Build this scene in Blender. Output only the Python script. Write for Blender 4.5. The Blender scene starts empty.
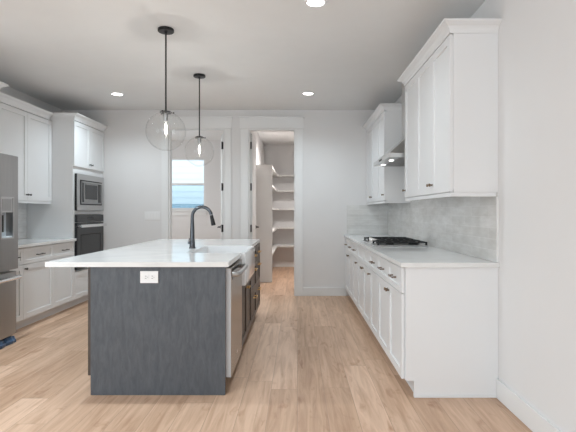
import bpy, bmesh, math, random
from mathutils import Vector, Matrix
R = math.radians
random.seed(7)
scn = bpy.context.scene
COL = scn.collection

# ------------------------------------------------------------------ camera
CAMZ = 1.249
cd = bpy.data.cameras.new('camera'); cam = bpy.data.objects.new('camera', cd); COL.objects.link(cam)
cam.location = (0, 0, CAMZ); cam.rotation_euler = (R(90), 0, 0)
cd.sensor_width = 36; cd.lens = 456 / 576 * 36
cd.shift_x = -9.5 / 576; cd.shift_y = -4 / 576
cd.clip_start = .05
scn.camera = cam

# ------------------------------------------------------------------ world, light, exposure
w = bpy.data.worlds.new('sky'); scn.world = w; w.use_nodes = True
bg = w.node_tree.nodes['Background']
bg.inputs[0].default_value = (.90, .95, 1, 1); bg.inputs[1].default_value = 1.9

def area(name, loc, rot, sx, sy, power, col=(1, 1, 1)):
    l = bpy.data.lights.new(name, 'AREA'); l.shape = 'RECTANGLE'; l.size = sx; l.size_y = sy
    l.energy = power; l.color = col
    o = bpy.data.objects.new(name, l); o.location = loc; o.rotation_euler = rot; COL.objects.link(o); return o
# added area lights standing in for daylight at unseen openings behind the camera
area('daylight_fill_rear', (-1.8, -4.15, 1.45), (R(90), 0, 0), 3.2, 2.3, 23, (.77, .91, 1))
area('daylight_fill_left', (-3.62, -1.2, 1.45), (0, R(-90), 0), 2.2, 3.6, 60, (.77, .91, 1))
# added fill light in the back hall, no window on that side
area('hall_fill_side', (-3.35, 8.3, 1.6), (0, R(-90), 0), 1.4, 1.6, 16, (.97, .99, 1))
scn.view_settings.view_transform = 'Standard'; scn.view_settings.look = 'None'
scn.view_settings.gamma = 1; scn.view_settings.use_curve_mapping = False
scn.view_settings.exposure = 0.26

# ------------------------------------------------------------------ materials
def newmat(name):
    m = bpy.data.materials.new(name); m.use_nodes = True
    return m, m.node_tree, m.node_tree.nodes['Principled BSDF']

def bump(nt, bs, scale, strength, dist=.002, vec=None, detail=3):
    n = nt.nodes.new('ShaderNodeTexNoise'); n.inputs['Scale'].default_value = scale; n.inputs['Detail'].default_value = detail
    if vec: nt.links.new(vec, n.inputs['Vector'])
    b = nt.nodes.new('ShaderNodeBump'); b.inputs['Strength'].default_value = strength; b.inputs['Distance'].default_value = dist
    nt.links.new(n.outputs[0], b.inputs['Height']); nt.links.new(b.outputs[0], bs.inputs['Normal'])
    return n

def plain(name, col, rough=.5, metal=0, bscale=0, bstr=.1, var=.0):
    m, nt, bs = newmat(name)
    bs.inputs['Roughness'].default_value = rough; bs.inputs['Metallic'].default_value = metal
    tc = nt.nodes.new('ShaderNodeTexCoord')
    n = nt.nodes.new('ShaderNodeTexNoise'); n.inputs['Scale'].default_value = 6
    nt.links.new(tc.outputs['Object'], n.inputs['Vector'])
    rp = nt.nodes.new('ShaderNodeValToRGB')
    rp.color_ramp.elements[0].position = .3; rp.color_ramp.elements[1].position = .7
    rp.color_ramp.elements[0].color = tuple(c * (1 - var) for c in col) + (1,)
    rp.color_ramp.elements[1].color = tuple(min(1, c * (1 + var)) for c in col) + (1,)
    nt.links.new(n.outputs[0], rp.inputs[0]); nt.links.new(rp.outputs[0], bs.inputs['Base Color'])
    if bscale: bump(nt, bs, bscale, bstr, vec=tc.outputs['Object'])
    return m

M = {}
M['wall'] = plain('wall_paint', (.745, .735, .73), .75, bscale=90, bstr=.12, var=.004)
M['pantry_wall'] = M['wall']
M['ceiling'] = plain('ceiling_paint', (.80, .80, .795), .85, bscale=45, bstr=.35, var=.008)
M['trim'] = plain('trim_paint', (.78, .78, .775), .4, var=.003)
M['cab'] = plain('cabinet_paint', (.79, .795, .80), .38, var=.004)
M['door'] = plain('door_paint', (.77, .77, .765), .42, var=.003)
M['black'] = plain('matte_black_metal', (.010, .010, .011), .42, .2, var=.1)
M['blackrod'] = plain('satin_black_rod', (.006, .006, .006), .6, 0, var=.1)
M['gunmetal'] = plain('dark_gunmetal', (.10, .108, .12), .25, .9, var=.1)
M['iron'] = plain('cast_iron', (.02, .02, .02), .55, .3, bscale=200, bstr=.3)
M['blackgloss'] = plain('black_oven_glass', (.022, .023, .025), .08, 0)
M['bronze'] = plain('antique_bronze', (.20, .145, .10), .3, .95, var=.1)
M['darkpull'] = plain('dark_pewter', (.10, .095, .09), .32, .9, var=.1)
M['brass'] = plain('satin_brass', (.70, .45, .20), .28, 1, var=.05)
M['chrome'] = plain('polished_steel', (.85, .85, .85), .22, 1)
M['greyedge'] = plain('pale_grey_steel_edge', (.42, .42, .43), .4, 0, var=.03)
M['porcelain'] = plain('white_fireclay', (.78, .79, .80), .12)
M['plastic'] = plain('white_plastic', (.84, .84, .84), .35)
M['darkslot'] = plain('dark_slot', (.03, .03, .03), .6)
M['bluefilm'] = plain('blue_plastic_film', (.035, .085, .17), .3, 0, bscale=25, bstr=.9, var=.5)
M['palegrey'] = plain('pale_grey_plastic', (.66, .73, .78), .3, var=.1)
M['shelf'] = plain('shelf_paint', (.72, .71, .69), .5)

def brushed(name, col, rough, axis='z', metal=1):
    m, nt, bs = newmat(name)
    tc = nt.nodes.new('ShaderNodeTexCoord'); mp = nt.nodes.new('ShaderNodeMapping')
    mp.inputs['Scale'].default_value = {'z': (1, 1, 90), 'x': (90, 90, 1)}[axis]
    n = nt.nodes.new('ShaderNodeTexNoise'); n.inputs['Scale'].default_value = 3; n.inputs['Detail'].default_value = 4
    nt.links.new(tc.outputs['Object'], mp.inputs[0]); nt.links.new(mp.outputs[0], n.inputs['Vector'])
    rp = nt.nodes.new('ShaderNodeValToRGB')
    rp.color_ramp.elements[0].position = .25; rp.color_ramp.elements[1].position = .75
    rp.color_ramp.elements[0].color = tuple(c * .92 for c in col) + (1,); rp.color_ramp.elements[1].color = tuple(c * 1.06 for c in col) + (1,)
    nt.links.new(n.outputs[0], rp.inputs[0]); nt.links.new(rp.outputs[0], bs.inputs['Base Color'])
    bs.inputs['Roughness'].default_value = rough; bs.inputs['Metallic'].default_value = metal
    return m
M['steel'] = brushed('brushed_steel', (.52, .52, .52), .3)
M['hoodsteel'] = brushed('brushed_hood_steel', (.62, .62, .61), .28)
M['darksteel'] = brushed('brushed_black_stainless', (.38, .38, .38), .36, 'x')
M['dwsteel'] = brushed('brushed_dishwasher_steel', (.42, .37, .32), .25, 'z')

def wood(name, c0, c1, rough, sc=(14, 14, 1.1), scale=6):
    m, nt, bs = newmat(name)
    tc = nt.nodes.new('ShaderNodeTexCoord'); mp = nt.nodes.new('ShaderNodeMapping'); mp.inputs['Scale'].default_value = sc
    nt.links.new(tc.outputs['Object'], mp.inputs[0])
    n = nt.nodes.new('ShaderNodeTexNoise'); n.inputs['Scale'].default_value = scale; n.inputs['Detail'].default_value = 8
    n.inputs['Roughness'].default_value = .68; n.inputs['Distortion'].default_value = .5
    nt.links.new(mp.outputs[0], n.inputs['Vector'])
    rp = nt.nodes.new('ShaderNodeValToRGB')
    rp.color_ramp.elements[0].position = .33; rp.color_ramp.elements[1].position = .68
    rp.color_ramp.elements[0].color = c0 + (1,); rp.color_ramp.elements[1].color = c1 + (1,)
    nt.links.new(n.outputs[0], rp.inputs[0]); nt.links.new(rp.outputs[0], bs.inputs['Base Color'])
    b = nt.nodes.new('ShaderNodeBump'); b.inputs['Strength'].default_value = .15; b.inputs['Distance'].default_value = .001
    nt.links.new(n.outputs[0], b.inputs['Height']); nt.links.new(b.outputs[0], bs.inputs['Normal'])
    bs.inputs['Roughness'].default_value = rough
    return m
M['greywood'] = wood('stained_wood_cool_lit', (.057, .065, .077), (.093, .103, .118), .45, (7, 7, 1.6), 5)  # same stain as brownwood; cool front light put into its blue-grey colour
M['brownwood'] = wood('stained_wood_warm_lit', (.040, .028, .021), (.085, .062, .048), .38)  # same stain as greywood; browner colour imitates warmer light on the fronts

def quartz():
    m, nt, bs = newmat('white_quartz')
    tc = nt.nodes.new('ShaderNodeTexCoord')
    n = nt.nodes.new('ShaderNodeTexNoise'); n.inputs['Scale'].default_value = 2.2; n.inputs['Detail'].default_value = 9
    n.inputs['Distortion'].default_value = 1.2
    nt.links.new(tc.outputs['Object'], n.inputs['Vector'])
    rp = nt.nodes.new('ShaderNodeValToRGB')
    rp.color_ramp.elements[0].position = .35; rp.color_ramp.elements[1].position = .6
    rp.color_ramp.elements[0].color = (.74, .74, .73, 1); rp.color_ramp.elements[1].color = (.80, .80, .79, 1)
    nt.links.new(n.outputs[0], rp.inputs[0]); nt.links.new(rp.outputs[0], bs.inputs['Base Color'])
    bs.inputs['Roughness'].default_value = .14
    return m
M['quartz'] = quartz()

def planks():
    m, nt, bs = newmat('oak_plank_floor')
    L = nt.links
    tc = nt.nodes.new('ShaderNodeTexCoord')
    sp = nt.nodes.new('ShaderNodeSeparateXYZ'); cb = nt.nodes.new('ShaderNodeCombineXYZ')
    L.new(tc.outputs['Object'], sp.inputs[0])
    L.new(sp.outputs['X'], cb.inputs['Y'])
    br = nt.nodes.new('ShaderNodeTexBrick')
    br.offset = 0; br.squash = 1
    # every row of planks starts at its own random place
    dv = nt.nodes.new('ShaderNodeMath'); dv.operation = 'DIVIDE'; dv.inputs[1].default_value = .185; L.new(sp.outputs['X'], dv.inputs[0])
    fl = nt.nodes.new('ShaderNodeMath'); fl.operation = 'FLOOR'; L.new(dv.outputs[0], fl.inputs[0])
    wn = nt.nodes.new('ShaderNodeTexWhiteNoise'); wn.noise_dimensions = '1D'; L.new(fl.outputs[0], wn.inputs['W'])
    ma = nt.nodes.new('ShaderNodeMath'); ma.operation = 'MULTIPLY_ADD'; ma.inputs[1].default_value = 1.75
    L.new(wn.outputs['Value'], ma.inputs[0]); L.new(sp.outputs['Y'], ma.inputs[2]); L.new(ma.outputs[0], cb.inputs['X'])
    br.inputs['Scale'].default_value = 1; br.inputs['Brick Width'].default_value = 1.75; br.inputs['Row Height'].default_value = .185
    br.inputs['Mortar Size'].default_value = .0016; br.inputs['Mortar Smooth'].default_value = .3; br.inputs['Bias'].default_value = 0
    br.inputs['Color1'].default_value = (0, 0, 0, 1); br.inputs['Color2'].default_value = (1, 1, 1, 1); br.inputs['Mortar'].default_value = (.5, .5, .5, 1)
    L.new(cb.outputs[0], br.inputs['Vector'])
    # plank tone
    tone = nt.nodes.new('ShaderNodeValToRGB')
    e = tone.color_ramp.elements
    e[0].color = (.535, .352, .238, 1); e[1].color = (.72, .51, .375, 1)
    L.new(br.outputs['Color'], tone.inputs[0])
    # grain, shifted plank by plank
    mul = nt.nodes.new('ShaderNodeVectorMath'); mul.operation = 'MULTIPLY'; mul.inputs[1].default_value = (.7, 9, 1)
    add = nt.nodes.new('ShaderNodeVectorMath'); add.operation = 'ADD'
    sc = nt.nodes.new('ShaderNodeVectorMath'); sc.operation = 'SCALE'; sc.inputs['Scale'].default_value = 31
    L.new(br.outputs['Color'], sc.inputs[0]); L.new(cb.outputs[0], mul.inputs[0]); L.new(mul.outputs[0], add.inputs[0]); L.new(sc.outputs[0], add.inputs[1])
    g = nt.nodes.new('ShaderNodeTexNoise'); g.inputs['Scale'].default_value = 2.2; g.inputs['Detail'].default_value = 9; g.inputs['Roughness'].default_value = .62; g.inputs['Distortion'].default_value = .9
    L.new(add.outputs[0], g.inputs['Vector'])
    gr = nt.nodes.new('ShaderNodeValToRGB')
    gr.color_ramp.elements[0].position = .30; gr.color_ramp.elements[0].color = (.74, .66, .59, 1)
    gr.color_ramp.elements[1].position = .62; gr.color_ramp.elements[1].color = (1.06, 1.06, 1.05, 1)
    L.new(g.outputs[0], gr.inputs[0])
    mx = nt.nodes.new('ShaderNodeMix'); mx.data_type = 'RGBA'; mx.blend_type = 'MULTIPLY'; mx.inputs[0].default_value = 1
    L.new(tone.outputs[0], mx.inputs[6]); L.new(gr.outputs[0], mx.inputs[7])
    # knots and mineral streaks
    m2 = nt.nodes.new('ShaderNodeVectorMath'); m2.operation = 'MULTIPLY'; m2.inputs[1].default_value = (1.5, 4.5, 1)
    L.new(cb.outputs[0], m2.inputs[0])
    k = nt.nodes.new('ShaderNodeTexNoise'); k.inputs['Scale'].default_value = 2.6; k.inputs['Detail'].default_value = 4; k.inputs['Distortion'].default_value = .8
    L.new(m2.outputs[0], k.inputs['Vector'])
    kr = nt.nodes.new('ShaderNodeValToRGB')
    kr.color_ramp.elements[0].position = .60; kr.color_ramp.elements[0].color = (1, 1, 1, 1)
    kr.color_ramp.elements[1].position = .78; kr.color_ramp.elements[1].color = (.66, .52, .42, 1)
    L.new(k.outputs[0], kr.inputs[0])
    mx2 = nt.nodes.new('ShaderNodeMix'); mx2.data_type = 'RGBA'; mx2.blend_type = 'MULTIPLY'; mx2.inputs[0].default_value = 1
    L.new(mx.outputs[2], mx2.inputs[6]); L.new(kr.outputs[0], mx2.inputs[7])
    mx3 = nt.nodes.new('ShaderNodeMix'); mx3.data_type = 'RGBA'; mx3.inputs[7].default_value = (.25, .16, .11, 1)
    fm = nt.nodes.new('ShaderNodeMath'); fm.operation = 'MULTIPLY'; fm.inputs[1].default_value = .6
    L.new(br.outputs['Fac'], fm.inputs[0]); L.new(fm.outputs[0], mx3.inputs[0]); L.new(mx2.outputs[2], mx3.inputs[6])
    L.new(mx3.outputs[2], bs.inputs['Base Color'])
    bs.inputs['Roughness'].default_value = .42
    b = nt.nodes.new('ShaderNodeBump'); b.inputs['Strength'].default_value = .12; b.inputs['Distance'].default_value = .001
    L.new(g.outputs[0], b.inputs['Height']); L.new(b.outputs[0], bs.inputs['Normal'])
    return m
M['floor'] = planks()

def tiles(name, c1, c2, mortar, plane, bw=.305, rh=.076):
    m, nt, bs = newmat(name); L = nt.links
    tc = nt.nodes.new('ShaderNodeTexCoord'); sp = nt.nodes.new('ShaderNodeSeparateXYZ'); cb = nt.nodes.new('ShaderNodeCombineXYZ')
    L.new(tc.outputs['Object'], sp.inputs[0])
    L.new(sp.outputs['Y' if plane == 'y' else 'X'], cb.inputs['X']); L.new(sp.outputs['Z'], cb.inputs['Y'])
    br = nt.nodes.new('ShaderNodeTexBrick'); br.offset = .5
    br.inputs['Scale'].default_value = 1; br.inputs['Brick Width'].default_value = bw; br.inputs['Row Height'].default_value = rh
    br.inputs['Mortar Size'].default_value = .0016; br.inputs['Mortar Smooth'].default_value = .2
    br.inputs['Color1'].default_value = c1 + (1,); br.inputs['Color2'].default_value = c2 + (1,); br.inputs['Mortar'].default_value = mortar + (1,)
    L.new(cb.outputs[0], br.inputs['Vector'])
    n = nt.nodes.new('ShaderNodeTexNoise'); n.inputs['Scale'].default_value = 7; n.inputs['Detail'].default_value = 5
    mp = nt.nodes.new('ShaderNodeMapping'); mp.inputs['Scale'].default_value = (1, 1, 3.5)
    L.new(tc.outputs['Object'], mp.inputs[0]); L.new(mp.outputs[0], n.inputs['Vector'])
    rp = nt.nodes.new('ShaderNodeValToRGB'); rp.color_ramp.elements[0].position = .3; rp.color_ramp.elements[1].position = .7
    rp.color_ramp.elements[0].color = (.88, .87, .86, 1); rp.color_ramp.elements[1].color = (1.05, 1.05, 1.05, 1)
    L.new(n.outputs[0], rp.inputs[0])
    mx = nt.nodes.new('ShaderNodeMix'); mx.data_type = 'RGBA'; mx.blend_type = 'MULTIPLY'; mx.inputs[0].default_value = 1
    L.new(br.outputs['Color'], mx.inputs[6]); L.new(rp.outputs[0], mx.inputs[7]); L.new(mx.outputs[2], bs.inputs['Base Color'])
    ad = nt.nodes.new('ShaderNodeMath'); ad.operation = 'SUBTRACT'
    n2 = nt.nodes.new('ShaderNodeMath'); n2.operation = 'MULTIPLY'; n2.inputs[1].default_value = .5
    L.new(n.outputs[0], n2.inputs[0]); L.new(n2.outputs[0], ad.inputs[0]); L.new(br.outputs['Fac'], ad.inputs[1])
    b = nt.nodes.new('ShaderNodeBump'); b.inputs['Strength'].default_value = .35; b.inputs['Distance'].default_value = .003
    L.new(ad.outputs[0], b.inputs['Height']); L.new(b.outputs[0], bs.inputs['Normal'])
    bs.inputs['Roughness'].default_value = .22
    return m
M['tile_y'] = tiles('grey_glazed_tile', (.68, .675, .655), (.75, .745, .73), (.82, .815, .805), 'y')
M['tile_x'] = tiles('grey_glazed_tile_return', (.68, .675, .655), (.75, .745, .73), (.82, .815, .805), 'x')
M['tile_w'] = tiles('white_glazed_tile', (.76, .765, .77), (.80, .80, .80), (.72, .72, .72), 'y')

def siding():
    m, nt, bs = newmat('pale_lap_siding'); L = nt.links
    tc = nt.nodes.new('ShaderNodeTexCoord'); n = nt.nodes.new('ShaderNodeTexNoise'); n.inputs['Scale'].default_value = 2
    L.new(tc.outputs['Object'], n.inputs['Vector'])
    rp = nt.nodes.new('ShaderNodeValToRGB'); rp.color_ramp.elements[0].color = (.74, .80, .83, 1); rp.color_ramp.elements[1].color = (.78, .83, .86, 1)
    L.new(n.outputs[0], rp.inputs[0]); L.new(rp.outputs[0], bs.inputs['Base Color']); bs.inputs['Roughness'].default_value = .6
    return m
M['siding'] = siding()
M['gravel'] = plain('grey_gravel_ground', (.42, .42, .40), .9, bscale=30, bstr=.6, var=.2)
M['fence'] = plain('blue_grey_fence_paint', (.30, .44, .54), .6, var=.06)

def glass(name, tint, refl=1.0):
    m = bpy.data.materials.new(name); m.use_nodes = True; nt = m.node_tree; nt.nodes.clear(); L = nt.links
    o = nt.nodes.new('ShaderNodeOutputMaterial'); t = nt.nodes.new('ShaderNodeBsdfTransparent'); g = nt.nodes.new('ShaderNodeBsdfGlossy')
    t.inputs[0].default_value = tint + (1,); g.inputs['Roughness'].default_value = .02
    lw = nt.nodes.new('ShaderNodeLayerWeight'); lw.inputs[0].default_value = .5     # Schlick, same on both faces
    pw = nt.nodes.new('ShaderNodeMath'); pw.operation = 'POWER'; pw.inputs[1].default_value = 5; L.new(lw.outputs['Facing'], pw.inputs[0])
    f = nt.nodes.new('ShaderNodeMath'); f.operation = 'MULTIPLY_ADD'; f.inputs[1].default_value = .7; f.inputs[2].default_value = .03; L.new(pw.outputs[0], f.inputs[0])
    # faint smears on the glass
    n = nt.nodes.new('ShaderNodeTexNoise'); n.inputs['Scale'].default_value = 12
    mu = nt.nodes.new('ShaderNodeMath'); mu.operation = 'MULTIPLY'; mu.inputs[1].default_value = refl
    L.new(f.outputs[0], mu.inputs[0])
    mr = nt.nodes.new('ShaderNodeMapRange'); mr.inputs[3].default_value = .015; mr.inputs[4].default_value = .03
    L.new(n.outputs[0], mr.inputs[0]); L.new(mr.outputs[0], g.inputs['Roughness'])
    mx = nt.nodes.new('ShaderNodeMixShader'); L.new(mu.outputs[0], mx.inputs[0]); L.new(t.outputs[0], mx.inputs[1]); L.new(g.outputs[0], mx.inputs[2])
    L.new(mx.outputs[0], o.inputs[0]); return m
M['glass'] = glass('clear_window_glass', (.97, .99, 1))
M['screenglass'] = glass('screened_window_glass', (.84, .92, .95))
M['globeglass'] = glass('clear_globe_glass', (.995, .995, .993), .6)

def emit(name, col, s):
    m, nt, bs = newmat(name)
    bs.inputs['Base Color'].default_value = (.8, .8, .8, 1)
    bs.inputs['Emission Color'].default_value = col + (1,); bs.inputs['Emission Strength'].default_value = s
    return m
M['lamp'] = emit('lit_lamp_lens', (1, .98, .95), 9)
M['filament'] = emit('glowing_filament', (1, .94, .84), 9)
M['hoodlamp'] = emit('lit_hood_lamp', (1, .98, .95), 5)
M['bulb'] = M['globeglass']

# ------------------------------------------------------------------ mesh helpers
def BM(): return bmesh.new()
def bx(bm, x0, x1, y0, y1, z0, z1, bev=0):
    x0, x1 = sorted((x0, x1)); y0, y1 = sorted((y0, y1)); z0, z1 = sorted((z0, z1))
    ps = [(x0,y0,z0),(x1,y0,z0),(x1,y1,z0),(x0,y1,z0),(x0,y0,z1),(x1,y0,z1),(x1,y1,z1),(x0,y1,z1)]
    v = [bm.verts.new(p) for p in ps]
    fs = [bm.faces.new([v[i] for i in f]) for f in ((0,3,2,1),(4,5,6,7),(0,1,5,4),(1,2,6,5),(2,3,7,6),(3,0,4,7))]
    if bev:
        es = list({e for f in fs for e in f.edges})
        bmesh.ops.bevel(bm, geom=es, offset=bev, segments=2, profile=.7, affect='EDGES')
def ring_frame(axis):
    a = Vector(axis).normalized()
    b = a.orthogonal().normalized(); return a, b, a.cross(b)
def tube(bm, pts, rad, n=14, cap=True):
    pts = [Vector(p) for p in pts]
    if not hasattr(rad, '__len__'): rad = [rad] * len(pts)
    prev = None; rings = []
    for i, p in enumerate(pts):
        t = (pts[min(i+1, len(pts)-1)] - pts[max(i-1, 0)]).normalized()
        if prev is None: b = t.orthogonal().normalized()
        else: b = (prev - t * prev.dot(t)).normalized()
        prev = b; c = t.cross(b)
        rings.append([bm.verts.new(p + (b*math.cos(2*math.pi*k/n) + c*math.sin(2*math.pi*k/n)) * rad[i]) for k in range(n)])
    for a, b in zip(rings, rings[1:]):
        for k in range(n): bm.faces.new((a[k], a[(k+1)%n], b[(k+1)%n], b[k]))
    if cap: bm.faces.new(rings[0][::-1]); bm.faces.new(rings[-1])
def lathe(bm, prof, n=28, c=(0,0,0), axis='z'):
    """prof = [(radius, height)] along the axis."""
    c = Vector(c); rings = []
    def P(r, h, a):
        x, y = r*math.cos(a), r*math.sin(a)
        return c + (Vector((x, y, h)) if axis == 'z' else Vector((x, h, y)) if axis == 'y' else Vector((h, x, y)))
    for r, h in prof:
        rings.append([bm.verts.new(P(r, h, 0))] if r < 1e-6 else [bm.verts.new(P(r, h, 2*math.pi*k/n)) for k in range(n)])
    for a, b in zip(rings, rings[1:]):
        for k in range(n):
            k2 = (k+1) % n
            if len(a) == 1 and len(b) == 1: continue
            if len(a) == 1: bm.faces.new((a[0], b[k2], b[k]))
            elif len(b) == 1: bm.faces.new((a[k], a[k2], b[0]))
            else: bm.faces.new((a[k], a[k2], b[k2], b[k]))
    if len(rings[0]) > 1: bm.faces.new(rings[0][::-1])
    if len(rings[-1]) > 1: bm.faces.new(rings[-1])
def loft(bm, rings, cap=True):
    rs = [[bm.verts.new(p) for p in r] for r in rings]; n = len(rs[0])
    for a, b in zip(rs, rs[1:]):
        for k in range(n): bm.faces.new((a[k], a[(k+1)%n], b[(k+1)%n], b[k]))
    if cap: bm.faces.new(rs[0][::-1]); bm.faces.new(rs[-1])
def obj(name, bm, mat, parent=None, smooth=False, label=None):
    bmesh.ops.recalc_face_normals(bm, faces=bm.faces[:])
    me = bpy.data.meshes.new(name); bm.to_mesh(me); bm.free()
    for m_ in (mat if isinstance(mat, list) else [mat]): me.materials.append(m_)
    if smooth:
        for p in me.polygons: p.use_smooth = True
        me.set_sharp_from_angle(angle=R(40))
    o = bpy.data.objects.new(name, me); COL.objects.link(o)
    if parent: o.parent = parent
    if label: o['label'] = label
    return o
def thing(name, label, cat, loc=(0,0,0), rz=0, group=None):
    o = bpy.data.objects.new(name, None); COL.objects.link(o); o.location = loc; o.rotation_euler = (0, 0, rz)
    o.empty_display_size = .1
    o['label'] = label; o['category'] = cat
    if group: o['group'] = group
    return o
def tag(o, label, cat, group=None):
    o['label'] = label; o['category'] = cat
    if group: o['group'] = group
    return o
def struct(name, bm, mat, label=None, **k):
    o = obj(name, bm, mat, **k); o['kind'] = 'structure'
    if label: o['label'] = label
    return o
def box_obj(name, dims, mat, parent=None, bev=0, **k):
    b = BM(); bx(b, *dims, bev); return obj(name, b, mat, parent, **k)

# ------------------------------------------------------------------ room dimensions
XR, XL, YB, H = 1.352, -3.50, 6.80, 2.77
YB2 = YB + .12
YREAR = -4.0
HALLY, PANY = 9.70, 10.40
PWX = -.76      # pantry left wall face
D1 = (-1.918, -1.090); D2 = (-.730, -.037); DH = 2.485

b = BM(); bx(b, XL-.25, XR+.25, YREAR-.25, PANY+.2, -.12, 0); struct('floor', b, M['floor'], label='light oak plank floor')
b = BM(); bx(b, XL-.25, XR+.25, YREAR-.25, PANY+.2, H, H+.12); struct('ceiling', b, M['ceiling'], label='off-white textured ceiling')
b = BM(); bx(b, XR, XR+.15, YREAR, PANY+.15, 0, H); struct('wall_right', b, M['wall'])
# left wall, with a large unseen opening behind the camera, added to let light in
b = BM(); bx(b, XL-.15, XL, .8, HALLY, 0, H); bx(b, XL-.15, XL, YREAR, -3.1, 0, H); bx(b, XL-.15, XL, -3.1, .8, 2.45, H); bx(b, XL-.15, XL, -3.1, .8, 0, .35)
struct('wall_left', b, M['wall'])
b = BM(); bx(b, XL, XL+.5, YREAR-.15, YREAR, 0, H); bx(b, XR-.5, XR, YREAR-.15, YREAR, 0, H); bx(b, XL+.5, XR-.5, YREAR-.15, YREAR, 2.6, H); bx(b, XL+.5, XR-.5, YREAR-.15, YREAR, 0, .3)
struct('wall_rear', b, M['wall'])
b = BM()
bx(b, XL, D1[0], YB, YB2, 0, H); bx(b, D1[1], D2[0], YB, YB2, 0, H); bx(b, D2[1], XR, YB, YB2, 0, H)
bx(b, D1[0], D1[1], YB, YB2, DH, H); bx(b, D2[0], D2[1], YB, YB2, DH, H)
struct('wall_back', b, M['wall'])
b = BM(); bx(b, PWX-.10, PWX, YB2, PANY, 0, H); struct('wall_pantry_left', b, M['wall'])
b = BM(); bx(b, .55, .65, YB2, PANY, 0, H); struct('wall_pantry_right', b, M['wall'])
b = BM(); bx(b, PWX-.10, XR, PANY, PANY+.12, 0, H); struct('wall_pantry_back', b, M['wall'])
# hall back wall with its window opening
WX0, WX1, WZ0, WZ1 = -2.90, -1.955, 1.29, 2.41
b = BM(); bx(b, XL, WX0, HALLY, HALLY+.15, 0, H); bx(b, WX1, PWX-.10, HALLY, HALLY+.15, 0, H)
bx(b, WX0, WX1, HALLY, HALLY+.15, 0, WZ0); bx(b, WX0, WX1, HALLY, HALLY+.15, WZ1, H)
struct('wall_hall_back', b, M['wall'])

# window_1
b = BM(); fw = .045; y0, y1 = HALLY+.03, HALLY+.10; mz = 1.845
bx(b, WX0, WX0+fw, y0, y1, WZ0, WZ1); bx(b, WX1-fw, WX1, y0, y1, WZ0, WZ1)
bx(b, WX0+fw, WX1-fw, y0, y1, WZ0, WZ0+fw); bx(b, WX0+fw, WX1-fw, y0, y1, WZ1-fw, WZ1); bx(b, WX0+fw, WX1-fw, y0, y1, mz-.02, mz+.02)
win = struct('window_1', b, M['trim'], label='single-hung white window in the hall beyond the left doorway')
box_obj('window_glass', (WX0+fw, WX1-fw, HALLY+.062, HALLY+.068, WZ0+fw, mz-.02), M['screenglass'], win)
box_obj('window_glass', (WX0+fw, WX1-fw, HALLY+.062, HALLY+.068, mz+.02, WZ1-fw), M['glass'], win)
box_obj('window_sill', (WX0-.04, WX1+.04, HALLY-.045, HALLY+.03, WZ0-.03, WZ0), M['trim'], win, .003)
box_obj('window_apron', (WX0-.02, WX1+.02, HALLY-.016, HALLY-.001, WZ0-.115, WZ0-.031), M['trim'], win, .002)

# baseboards
def baseboard(name, x0, x1, y0, y1):
    b = BM(); bx(b, x0, x1, y0, y1, 0, .128, .003); struct(name, b, M['trim'])
baseboard('baseboard_right', XR-.016, XR-.0005, YREAR+.02, 3.068)
baseboard('baseboard_back', .083, .725, YB-.016, YB-.0005)
baseboard('baseboard_back_left', -2.85, -2.02, YB-.016, YB-.0005)
baseboard('baseboard_back_middle', -.985, -.852, YB-.016, YB-.0005)
baseboard('baseboard_pantry', PWX+.02, .54, PANY-.016, PANY-.0005)
baseboard('baseboard_hall', XL+.02, PWX-.12, HALLY-.016, HALLY-.0005)

# door casings (craftsman: flat sides, taller header with a cap)
def casing(name, d, cl=.117, cr=.117):
    b = BM(); y0, y1 = YB-.02, YB-.0005
    bx(b, d[0]-cl, d[0]-.004, y0, y1, 0, DH+.005, .0015); bx(b, d[1]+.004, d[1]+cr, y0, y1, 0, DH+.005, .0015)
    bx(b, d[0]-cl-.012, d[1]+cr+.012, y0-.006, y1, DH+.006, DH+.165, .0015)
    bx(b, d[0]-cl-.022, d[1]+cr+.022, y0-.016, y1, DH+.165, DH+.185, .0015)
    struct(name, b, M['trim'])
    b = BM()   # jamb lining
    bx(b, d[0]+.0005, d[0]+.014, YB-.002, YB2+.002, 0, DH-.001); bx(b, d[1]-.014, d[1]-.0005, YB-.002, YB2+.002, 0, DH-.001); bx(b, d[0]+.014, d[1]-.014, YB-.002, YB2+.002, DH-.018, DH-.001)
    struct(name.replace('trim', 'trim_jamb'), b, M['trim'])
casing('trim_1', D1, .105, .10); casing('trim_2', D2)

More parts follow.
